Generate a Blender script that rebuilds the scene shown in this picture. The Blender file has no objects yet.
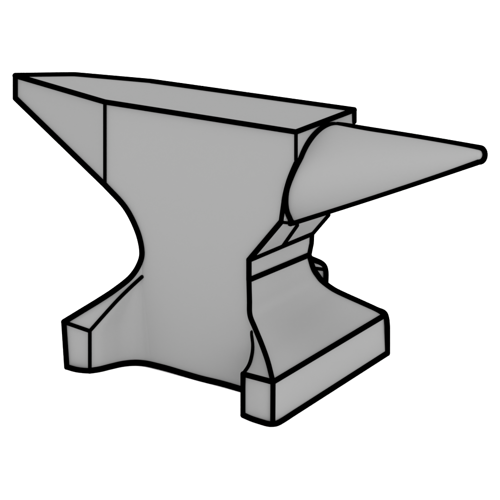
# A blacksmith's anvil as in a flat shaded, ink-outlined illustration.
# World axes: X along the anvil (horn = +X), Y across it, Z up.  Metres.
import bpy, math
from mathutils import Vector

scene = bpy.context.scene
col = scene.collection

# ------------------------------------------------------------ materials
def material(name, color, rough=1.0, grain=0.0):
    m = bpy.data.materials.new(name); m.use_nodes = True
    nt = m.node_tree; b = nt.nodes['Principled BSDF']
    b.inputs['Roughness'].default_value = rough
    b.inputs['Specular IOR Level'].default_value = 0.0
    b.inputs['Base Color'].default_value = (*color, 1)
    if grain:
        tc = nt.nodes.new('ShaderNodeTexCoord'); nz = nt.nodes.new('ShaderNodeTexNoise')
        nz.inputs['Scale'].default_value = 420; nz.inputs['Detail'].default_value = 2
        mr = nt.nodes.new('ShaderNodeMapRange')
        mr.inputs['To Min'].default_value = color[0] * (1 - grain)
        mr.inputs['To Max'].default_value = color[0] * (1 + grain)
        nt.links.new(tc.outputs['Object'], nz.inputs['Vector'])
        nt.links.new(nz.outputs['Fac'], mr.inputs['Value'])
        nt.links.new(mr.outputs['Result'], b.inputs['Base Color'])
    return m

GREY = material('anvil_grey_paint', (0.116,) * 3, 1.0, 0.015)
INK = material('black_outline_paint', (0.0, 0.0, 0.0))
WHITE = material('white_paper', (0.96, 0.96, 0.96))

# ------------------------------------------------------------ helpers
def smooth(pts, n=6):
    """Catmull-Rom through pts (tuples)."""
    P = [Vector(p) for p in pts]
    if len(P) < 3: return P
    out = []
    for i in range(len(P) - 1):
        p1, p2 = P[i], P[i + 1]
        p0 = P[i - 1] if i else p1 * 2 - p2
        p3 = P[i + 2] if i + 2 < len(P) else p2 * 2 - p1
        for k in range(n):
            t = k / n
            out.append(0.5 * ((2 * p1) + (p2 - p0) * t + (2 * p0 - 5 * p1 + 4 * p2 - p3) * t * t
                              + (3 * p1 - p0 - 3 * p2 + p3) * t ** 3))
    out.append(P[-1])
    return out

def M(p): return Vector((p[0], -p[1], p[2]))

class Part:
    """collects faces and outline strokes, builds ONE mesh object"""
    def __init__(self): self.v, self.f, self.mi, self.sm = [], [], [], []
    def poly(self, pts, mat=0):
        b = len(self.v); self.v += [tuple(p) for p in pts]
        self.f.append(tuple(range(b, b + len(pts)))); self.mi.append(mat); self.sm.append(False)
    def grid(self, rows, mat=0, close=False):
        b = len(self.v); n = len(rows[0])
        for r in rows: self.v += [tuple(p) for p in r]
        for i in range(len(rows) - 1):
            for j in range(n if close else n - 1):
                k = (j + 1) % n
                self.f.append((b + i * n + j, b + i * n + k, b + (i + 1) * n + k, b + (i + 1) * n + j))
                self.mi.append(mat); self.sm.append(True)
    def stroke(self, pts, w=5.1, flat_end=False, n=14, lift=0.7):
        """round inked line of weight w laid along an edge, a little bolder towards the heel"""
        P = [Vector(p) for p in pts]
        Q = [P[0]]
        for p in P[1:]:
            if (p - Q[-1]).length > 2e-4: Q.append(p)
        P = Q
        w0, w1 = w if isinstance(w, tuple) else (w, w)
        R = [(w0 + (w1 - w0) * i / (len(P) - 1)) * 0.54 / 1652 * (2.0 - 0.556 * p.x + 0.831 * (p.y + 0.1375)) for i, p in enumerate(P)]
        # the line lies proud of the edge it follows
        P = [p + Vector((.51, -.80, .38 - .40 * p.z)) * (q * lift) for p, q in zip(P, R)]
        rows = []
        T = []
        for i in range(len(P)):
            a = P[max(i - 1, 0)]; c = P[min(i + 1, len(P) - 1)]
            T.append((c - a).normalized())
        up = Vector((0, 0, 1)) if abs(T[0].z) < .9 else Vector((1, 0, 0))
        u = (up - T[0] * up.dot(T[0])).normalized()
        def ring(c, t, u, r):
            v = t.cross(u)
            return [c + (u * math.cos(q) + v * math.sin(q)) * r for q in [2 * math.pi * k / n for k in range(n)]]
        for k in (0.02, .4, .75, .95):                                      # round cap
            rows.append(ring(P[0] - T[0] * R[0] * math.sqrt(1 - k * k), T[0], u, R[0] * k))
        for i, p in enumerate(P):
            t = T[i]; u = (u - t * u.dot(t)).normalized()
            # mitre so that bends keep the weight
            rows.append(ring(p, t, u, R[i]))
        if not flat_end:
            for k in (.95, .75, .4, .02):
                rows.append(ring(P[-1] + T[-1] * R[-1] * math.sqrt(1 - k * k), T[-1], u, R[-1] * k))
        self.grid(rows, 1, True)
        b = len(self.v)
        self.poly(rows[0][::-1], 1); self.poly(rows[-1], 1)
    def corner(self, *pts, w=5.1, close=False):
        """straight segments with round joints"""
        pts = list(pts)
        if close: pts.append(pts[0])
        for a, b in zip(pts, pts[1:]): self.stroke([a, b], w)
    def build(self, name, parent, label=None):
        me = bpy.data.meshes.new(name); me.from_pydata(self.v, [], self.f)
        me.materials.append(GREY); me.materials.append(INK)
        for p, m, s in zip(me.polygons, self.mi, self.sm): p.material_index = m; p.use_smooth = s
        me.validate(); me.update()
        o = bpy.data.objects.new(name, me); col.objects.link(o); o.parent = parent
        if label: o['label'] = label
        return o

# ------------------------------------------------------------ the anvil
S = 0.0718            # half width of the body
TOP = 0.3393          # height of the working face
anvil = bpy.data.objects.new('anvil', None); col.objects.link(anvil)
anvil['label'] = 'flat grey blacksmith anvil with bold black outlines, horn pointing right'
anvil['category'] = 'anvil'

HEEL_TOP = (-.3129, -S, TOP); HEEL_LOW = (-.3128, -S, .2274)
TIP_TOP = (-.5290, -.0090, TOP); TIP_LOW = (-.5290, -.0090, .3065)
BACK = (-.3375, .0680, TOP)
CORN = (-.0085, -S, TOP); CORF = (-.0096, .0737, TOP)

# heel-end edge of the waist, flaring into the heel foot
A_all = smooth([HEEL_LOW, (-.2786, -S, .2031), (-.2584, -S, .1757), (-.2502, -S, .1505), (-.2530, -.0725, .1330),
                (-.2621, -.0800, .1147), (-.2796, -.0920, .0975), (-.2954, -.1040, .0847), (-.3130, -.1200, .0713),
                (-.3292, -.1375, .0587)], 10)
A_side, A_flare = A_all[:31], A_all[30:]
# horn-end edge, near side and far side
G = smooth([(-.0790, -S, .1419), (-.0782, -S, .1167), (-.0770, -.0725, .0981), (-.0660, -.0775, .0852),
            (-.0466, -.0910, .0719), (-.0246, -.1110, .0616), (0, -.1375, .0508)])
GF = smooth([(-.0788, .0727, .1361), (-.0782, .0820, .1162), (-.0773, .0934, .1025), (-.0742, .0988, .0948),
             (-.0652, .1074, .0847), (-.0552, .1144, .0778), (-.0303, .1309, .0643), (-.0116, .1395, .0559),
             (-.0005, .1410, .0508)])
# inner flare lines of the feet
B = smooth([(-.2500, -S, .1147), (-.2637, -.0800, .0998), (-.2748, -.0980, .0829), (-.2906, -.1307, .0525)])
E = smooth([(-.0744, -S, .0730), (-.0681, -.0790, .0638), (-.0596, -.0940, .0576), (-.0514, -.1130, .0528),
            (-.0450, -.1357, .0503)])

def resample(P, n):
    L = [0.0]
    for a, b in zip(P, P[1:]): L.append(L[-1] + (b - a).length)
    out = []; j = 0
    for i in range(n):
        s = L[-1] * i / (n - 1)
        while j < len(P) - 2 and L[j + 1] < s: j += 1
        d = L[j + 1] - L[j]
        out.append(P[j].lerp(P[j + 1], (s - L[j]) / d if d else 0))
    return out

def at_height(P, z):
    for a, b in zip(P, P[1:]):
        if (a.z - z) * (b.z - z) <= 0 and abs(a.z - b.z) > 1e-9: return a.lerp(b, (a.z - z) / (a.z - b.z))
    return P[0] if abs(P[0].z - z) < abs(P[-1].z - z) else P[-1]

body = Part()
EDGE = [(-.0085, 0, .3007), (-.0148, 0, .2875), (-.0203, 0, .2740), (-.0249, 0, .2580), (-.0278, 0, .2415), (-.0307, 0, .2235)]
# side plane outline (X, Z), clockwise from the top heel corner
horn_edge = smooth(EDGE, 5)
prof = [(-.3129, TOP), (-.0085, TOP)] + [(p.x, p.z) for p in horn_edge] + [(-.0790, .1673)]
prof += [(p.x, p.z) for p in G]
prof += [(0, .046), (-.010, .046), (-.010, .001), (-.088, .0002), (-.1196, .0003), (-.1530, .0004), (-.1840, .0006),
         (-.2070, .0010), (-.2330, .0010), (-.2500, .0010), (-.3150, .0010), (-.3150, .0500), (-.3292, .0587)]
prof += [(p.x, p.z) for p in reversed(A_flare[:-1])] + [(p.x, p.z) for p in reversed(A_side[:-1])]
TOPCUT = TOP - .0030
prof = [(x, min(z, TOPCUT)) for x, z in prof]
body.poly([(x, -S, z) for x, z in prof][::-1])
body.poly([((-.339 if (x < -.31 and z > .3) else x - (.004 if x > -.1 and z < .15 else 0)), S, z) for x, z in prof])
# horn end of the block
rows = [[Vector((-.0085, -S, TOPCUT)), Vector((-.0096, S, TOPCUT))]] + \
       [[Vector((p.x, -S, p.z)), Vector((p.x, S, p.z))] for p in horn_edge]
body.grid(rows)
body.grid([[Vector((-.0307, -S, .2235)), Vector((-.0307, S, .2235))], [Vector((-.079, -S, .1673)), Vector((-.079, S, .1673))]])
# heel end
body.grid([[Vector((p.x, S, p.z)), Vector((p.x, -S, p.z))] for p in A_side])
body.grid([[M(p), p] for p in A_flare])
body.poly([(-.3129, -S, TOPCUT), (-.3390, S, TOPCUT), (-.3128, S, .2274), (-.3128, -S, .2274)])
# horn-end flare of the waist: one curved surface from near edge to far edge
g0, g1 = resample(G, 40), resample(GF, 40)
body.grid([[a.lerp(b, k / 10) for k in range(11)] for a, b in zip(g0, g1)])

SH_HEEL = smooth([(0, 0, 0), (.14, .19, 0), (.26, .46, 0), (.39, .71, 0), (.58, .895, 0), (.80, .98, 0), (1, 1, 0)], 6)
SH_HORN = smooth([(0, 0, 0), (.10, .35, 0), (.30, .70, 0), (.65, .93, 0), (1, 1, 0)], 4)
def root_fillet(edge, m_low, m_top, shape, side):
    """surface running from the inner foot edge back into the side of the body"""
    e = resample(edge, 14)
    low = Vector((edge[-1].x, edge[-1].y, 0))
    chain = list(e) + [e[-1].lerp(low, t) for t in (.25, .5, .75, 1)]
    rows = []
    ztop = edge[0].z
    for p in chain:
        t = p.z / ztop
        mx = m_low + (m_top - m_low) * t
        rows.append([Vector((p.x + (mx - p.x) * s.x, p.y + (-S - p.y) * s.y, p.z + .0010 * s.x * (1 - t))) for s in shape])
    if side > 0: rows = [[M(p) for p in r] for r in rows]
    body.grid(rows)
for side in (-1, 1):
    root_fillet(B, -.235, -.2500, SH_HEEL, side)
    root_fillet(E, -.0760, -.0744, SH_HORN, side)
    mm = (lambda p: p) if side < 0 else M
    # tops of the feet, between outer edge and inner line
    a = resample(A_flare, 30); b = resample([Vector((-.25, -S, .1505))] + list(B), 30)
    body.grid([[mm(p.lerp(q, k / 4)) for k in range(5)] for p, q in zip(a, b)])
    g = resample(G if side < 0 else [M(p) for p in GF], 30)
    e = resample(([g[0]] + [Vector((-.0770, -S, .098))] if side < 0 else
                  [g[0] - Vector((.012, 0, 0)), Vector((-.0880, -S, .098)), Vector((-.0860, -S, .076))]) + list(E), 30)
    body.grid([[mm(p.lerp(q, k / 4)) for k in range(5)] for p, q in zip(g, e)])
# inked lines of the body
body.stroke(A_side + A_flare[1:], 5.4)
body.stroke(B, 3.5)
body.stroke(E, 3.6)
body.stroke([Vector(p) for p in [(-.0744, -S, .0765), (-.0744, -S, .073)]], 3.6)
body.stroke(G, 5.0)
body.stroke(GF, 5.4)
body.stroke(smooth([(x, -S, z) for x, y, z in EDGE]), 4.6)
body.stroke([(-.0085, -S, TOP), (-.0085, -S, .3040)], 3.5)
body.stroke([(-.0096, .0737, TOP), (-.0096, .0737, .3240)], 5.2)
foot_line = [(-.2906 + .0556 * s.x, -.1307 + (-S + .1307) * s.y, .0016 * s.x) for s in SH_HEEL]
body.stroke([Vector(p) for p in foot_line] + smooth([(-.2200, -S, .0018), (-.2070, -S, .0018), (-.1840, -S, .0012), (-.1530, -S, .0006),
                   (-.1196, -S, .0012), (-.0800, -S, .0002)]), 5.4)
body.stroke([(-.3128, -S, .336), HEEL_LOW], 3.4)
body.build('body', anvil)

# ---- working face (top plate)
face = Part()
back_edge = [Vector(CORF)] + [Vector(BACK), Vector((-.4500, .0455, TOP))] + smooth([(-.4540, .0446, TOP), (-.4605, .0428, TOP), (-.4665, .0390, TOP)], 5) + [Vector(TIP_TOP)]
outline = [Vector(HEEL_TOP), Vector(CORN)] + back_edge
face.poly(outline)
face.poly([(p.x, p.y, TOPCUT) for p in outline][::-1])
loop = outline + [outline[0]]
for a, b in zip(loop, loop[1:]):
    face.poly([a, (a.x, a.y, TOPCUT), (b.x, b.y, TOPCUT), b])
face.corner(TIP_TOP, HEEL_TOP, CORN, w=5.0)
face.stroke([CORN, CORF], 5.0)
face.stroke([CORF, BACK], 5.4, lift=1.7)
face.stroke(back_edge[1:], 5.6, lift=1.2)
face.build('working_face', anvil)

# ---- heel
heel = Part()
hb = Vector((-.3390, .0690, .2274))
heel.poly([(-.3129, -S, TOPCUT), (TIP_TOP[0], TIP_TOP[1], TOPCUT), TIP_LOW, HEEL_LOW])
back = [p for p in back_edge[1:]]
low = []
for p in back:
    t = (p.x - BACK[0]) / (TIP_TOP[0] - BACK[0])
    low.append(Vector((p.x, p.y, .2274 + (.3065 - .2274) * t)))
heel.grid([[Vector((p.x, p.y, TOPCUT)) for p in back], low])
heel.poly(low + [Vector(HEEL_LOW)])
heel.stroke([TIP_TOP, TIP_LOW], 5.4)
heel.stroke([TIP_LOW, HEEL_LOW], 5.4)
heel.build('heel', anvil)

# ---- feet
def foot(ring_top, ring_low, walls, strokes):
    f = Part()
    f.poly(ring_top); f.poly(ring_low[::-1])
    a, b = ring_top + ring_top[:1], ring_low + ring_low[:1]
    for i, j in walls: f.grid([a[i:j + 1], b[i:j + 1]])
    for pts, w in strokes: f.stroke(pts, w)
    return f
# horn-end foot: near side bowed a little, near corner eased
lowr = [Vector(p) for p in [(-.0450, -.1357, 0), (-.0300, -.1392, 0), (-.0153, -.1400, 0), (-.0040, -.1388, 0),
                            (.0010, -.1345, 0), (.0030, -.1200, 0), (.0031, .1390, 0), (-.0300, .1420, 0), (-.0450, .1420, 0)]]
topr = [Vector((min(p.x, 0), max(p.y, -.1375 + .0015), .0506)) for p in lowr]
topr[2].y = -.1375; topr[3].y = -.1375; topr[3].x = -.002; topr[4].y = -.1372; topr[4].x = 0
K = Vector((0, -.1375, .0508)); KF = Vector((-.0005, .1410, .0508))
edge_low = smooth([(-.0450, -.1357, 0), (-.0300, -.1392, 0), (-.0153, -.1404, 0), (-.0040, -.1402, 0), (.0026, -.1345, 0),
                   (.0040, -.1220, 0), (.0038, -.1000, 0)], 5)
ff = foot(topr, lowr, [(0, 4), (4, 6), (6, 8), (8, 9)], [
    ([(-.0450, -.1357, .0503), K], 5.0), ([K, KF], 5.0),
    ([(-.0450, -.1357, .0503), (-.0450, -.1357, 0)], 5.0),
    ([K, (0, -.1380, 0)], 5.0), (edge_low + [Vector((.0031, .1410, 0))], 5.2),
    (smooth([(-.0116, .1395, .0559), (-.002, .1415, .053), (.0018, .1412, .046), (.0031, .1410, .036)]) + [Vector((.0031, .1410, 0))], 5.4)])
ff.build('foot', anvil, 'wide foot under the horn end')
topl = [Vector(p) for p in [(-.3292, -.1375, .0585), (-.2906, -.1307, .0523), (-.2906, .1307, .0523), (-.3292, .1375, .0585)]]
lowl = [Vector(p) for p in [(-.3246, -.1369, 0), (-.2906, -.1307, 0), (-.2906, .1307, 0), (-.3246, .1369, 0)]]
fh = foot(topl, lowl, [(0, 1), (1, 2), (2, 3), (3, 4)], [
    ([topl[0], topl[1]], 3.6), ([topl[0], lowl[0]], 5.2), ([topl[1], lowl[1]], 3.6),
    (smooth([lowl[0], (-.3080, -.1370, 0), (-.2950, -.1330, 0), (-.2890, -.1290, 0)]), 5.0), ([topl[0], topl[3]], 5.2)])
fh.build('foot', anvil, 'narrow foot under the heel end')

# ---- throat: sloping blocks under the horn, with a centre ridge
th = Part()
N, NB = Vector((-.0307, -S, .2235)), Vector((-.0790, -S, .1673))
Cc, CB = Vector((-.0500, -.0020, .2010)), Vector((-.0755, .0000, .1672))
FT, FB = Vector((-.0612, .0925, .1880)), Vector((-.0788, .0800, .1630))
back_pts = [Vector((-.12, p.y, p.z)) for p in (N, Cc, FT, FB, CB, NB)]
th.poly([N, NB, CB, Cc]); th.poly([Cc, CB, FB, FT])
th.poly([N, Cc, (-.0260, 0, .2300)])
th.poly([FT, FB, back_pts[3], back_pts[2]]); th.poly([Cc, FT, back_pts[2], back_pts[1]])
th.poly([Cc, FT, (-.035, .06, .225), (-.026, 0, .230)])
th.stroke([N, NB], 5.4); th.stroke([N, N.lerp(Cc, .9)], 3.2); th.stroke([Cc.lerp(CB, .06), CB], 4.8)
th.corner(NB, CB, FB, w=4.9); th.stroke([FB, FT], 5.2)
th.build('throat', anvil)

# ---- collar: narrow upright band round the top of the waist
co = Part()
NB2 = Vector((-.0790, -S, .1419)); FB2 = Vector((-.0788, .0727, .1361)); FM = Vector((-.0790, .0790, .1500))
co.poly([NB, NB2, FB2, FM, FB])
co.poly([FB, FM, (-.12, FM.y, FM.z), (-.12, FB.y, FB.z)]); co.poly([FM, FB2, (-.12, FB2.y, FB2.z), (-.12, FM.y, FM.z)])
co.stroke([NB, NB2], 5.2); co.stroke([NB2, FB2], 4.9); co.stroke([FB, FM, FB2], 5.0)
co.build('collar', anvil)

# ---- lug on the far side of the waist
lg = Part()
L1, L2, L3, L4 = [Vector(p) for p in [(-.0800, .0800, .1298), (-.0720, .1000, .1172), (-.0686, .1000, .1095), (-.0686, .1000, .0930)]]
off = Vector((-.03, 0.0, 0))
L5 = Vector((-.0790, .0850, .1155))
for p in (L1, L2, L3, L4, L5): p += Vector((-.0033, .0050, -.0025))
lg.poly([L1, L5, L3, L2]); lg.poly([L5, Vector((-.0770, .0920, .0930)), L4, L3])
lg.poly([L1, L2, L2 + off, L1 + off]); lg.poly([L2, L3, L4, L4 + off, L3 + off, L2 + off])
lg.poly([L1 + off, L2 + off, L3 + off, L4 + off, Vector((-.107, .092, .093))])
lg.stroke(smooth([L1, L2 + Vector((-.002, 0, .001)), L3, L4]), 5.2)
lg.stroke([L5, L3 + Vector((0, 0, .002))], 3.2)
lg.build('lug', anvil)

# ---- horn: round cone with a nearly level top
horn = Part()
NS = 96
def xprof(z):
    T = [(.150, -.085), (.2051, -.0520), (.2130, -.0400), (.2235, -.0330), (.2438, -.0280), (.2650, -.0228), (.2854, -.0154), (.3044, -.0095), (.345, -.0085)]
    for (a, b), (c, d) in zip(T, T[1:]):
        if z <= c: return b + (d - b) * (z - a) / (c - a)
    return T[-1][1]
def base_pt(q):
    y = -.0735 * math.cos(q); z = .2690 + .0640 * math.sin(q)
    return Vector((xprof(z), y, z))
TX, TZ, TR = .2090, .3262, .0083
def tip_pt(q): return Vector((TX, -TR * math.cos(q), TZ + TR * math.sin(q)))
Q = [2 * math.pi * k / NS for k in range(NS)]
def horn_pt(q, t):                                  # the cone swells very slightly along its length
    return base_pt(q).lerp(tip_pt(q), t) + Vector((0, -math.cos(q), math.sin(q))) * (.0009 * math.sin(math.pi * max(t, 0)))
rows = [[horn_pt(q, -.02) for q in Q]]
for i in range(17): rows.append([horn_pt(q, i / 16) for q in Q])
for k in range(1, 7):
    a = k / 6 * math.pi / 2
    r = max(math.cos(a), .03)
    rows.append([Vector((TX + .0072 * math.sin(a), -TR * r * math.cos(q), TZ + TR * r * math.sin(q))) for q in Q])
horn.grid(rows, 0, True)
horn.poly(rows[-1])
DEG = math.radians
UPQ, LOQ = DEG(100), DEG(-71)
Q0 = DEG(114)
arc = [base_pt(Q0 + (LOQ - Q0) * k / 40) + Vector((.0012 + .0030 * (k / 40) ** 4, 0, 0)) for k in range(41)]
horn.stroke(arc, 5.0, lift=1.0)
tipc = []
u_, l_ = horn_pt(UPQ, 1), horn_pt(LOQ, 1); m_ = (u_ + l_) / 2
for k in range(0, 13):
    a = k / 12 * math.pi
    tipc.append(m_ + (u_ - m_) * math.cos(a) + Vector((.0068, 0, 0)) * math.sin(a))
upper = [horn_pt(UPQ + (Q0 - UPQ) * max(0, 1 - t / 8) ** 2, t / 24) for t in range(24)]
lower = [horn_pt(LOQ, 1 - t / 24) + Vector((.49, -.83, .27)) * (.0060 * t / 24) for t in range(1, 25)]
horn.stroke(upper + tipc[:7], (6.6, 5.2), lift=1.1)
horn.stroke(tipc[6:] + lower, (5.1, 7.0), lift=1.1)
horn.build('horn', anvil)

# ------------------------------------------------------------ white surface it stands on
me = bpy.data.meshes.new('ground')
GZ = -0.0018
n = 64
me.from_pydata([(60 * math.cos(2 * math.pi * k / n), 60 * math.sin(2 * math.pi * k / n), GZ) for k in range(n)], [], [tuple(range(n))])
me.materials.append(WHITE)
g = bpy.data.objects.new('ground', me); col.objects.link(g)
g['kind'] = 'structure'

# ------------------------------------------------------------ light: even white surround
w = bpy.data.worlds.new('World'); scene.world = w; w.use_nodes = True
bg = w.node_tree.nodes['Background']
bg.inputs['Color'].default_value = (1, 1, 1, 1); bg.inputs['Strength'].default_value = 3.0

# broad soft fills added out of view, evening the upright faces with the top
def fill_sun(name, frm, strength, angle):
    l = bpy.data.lights.new(name, 'SUN'); l.energy = strength; l.angle = math.radians(angle)
    o = bpy.data.objects.new(name, l); col.objects.link(o)
    o.rotation_euler = Vector(frm).to_track_quat('Z', 'Y').to_euler(); o.location = Vector(frm) * 3
fill_sun('front_fill', (.66, -.74, .10), 3.0, 45)
fill_sun('end_fill', (.86, -.10, .52), 2.0, 50)  # added fill, lifts the flare and throat under the horn

# ------------------------------------------------------------ camera
cam = bpy.data.cameras.new('camera'); co_ = bpy.data.objects.new('camera', cam); col.objects.link(co_)
co_.location = (1.0887, -1.8154, 0.8317)
# looking level along (-.556, .831); the lens is shifted down onto the anvil
co_.rotation_euler = (math.pi / 2, 0, math.atan2(.55594, .83122))
cam.sensor_width = 36; cam.lens = 1652 / 500 * 36
cam.shift_y = -(250 + 263) / 500
cam.clip_start = .05; cam.clip_end = 300
scene.camera = co_

scene.view_settings.view_transform = 'Standard'
scene.view_settings.look = 'None'
scene.view_settings.exposure = 0; scene.view_settings.gamma = 1
scene.render.resolution_x = 1024; scene.render.resolution_y = 1024
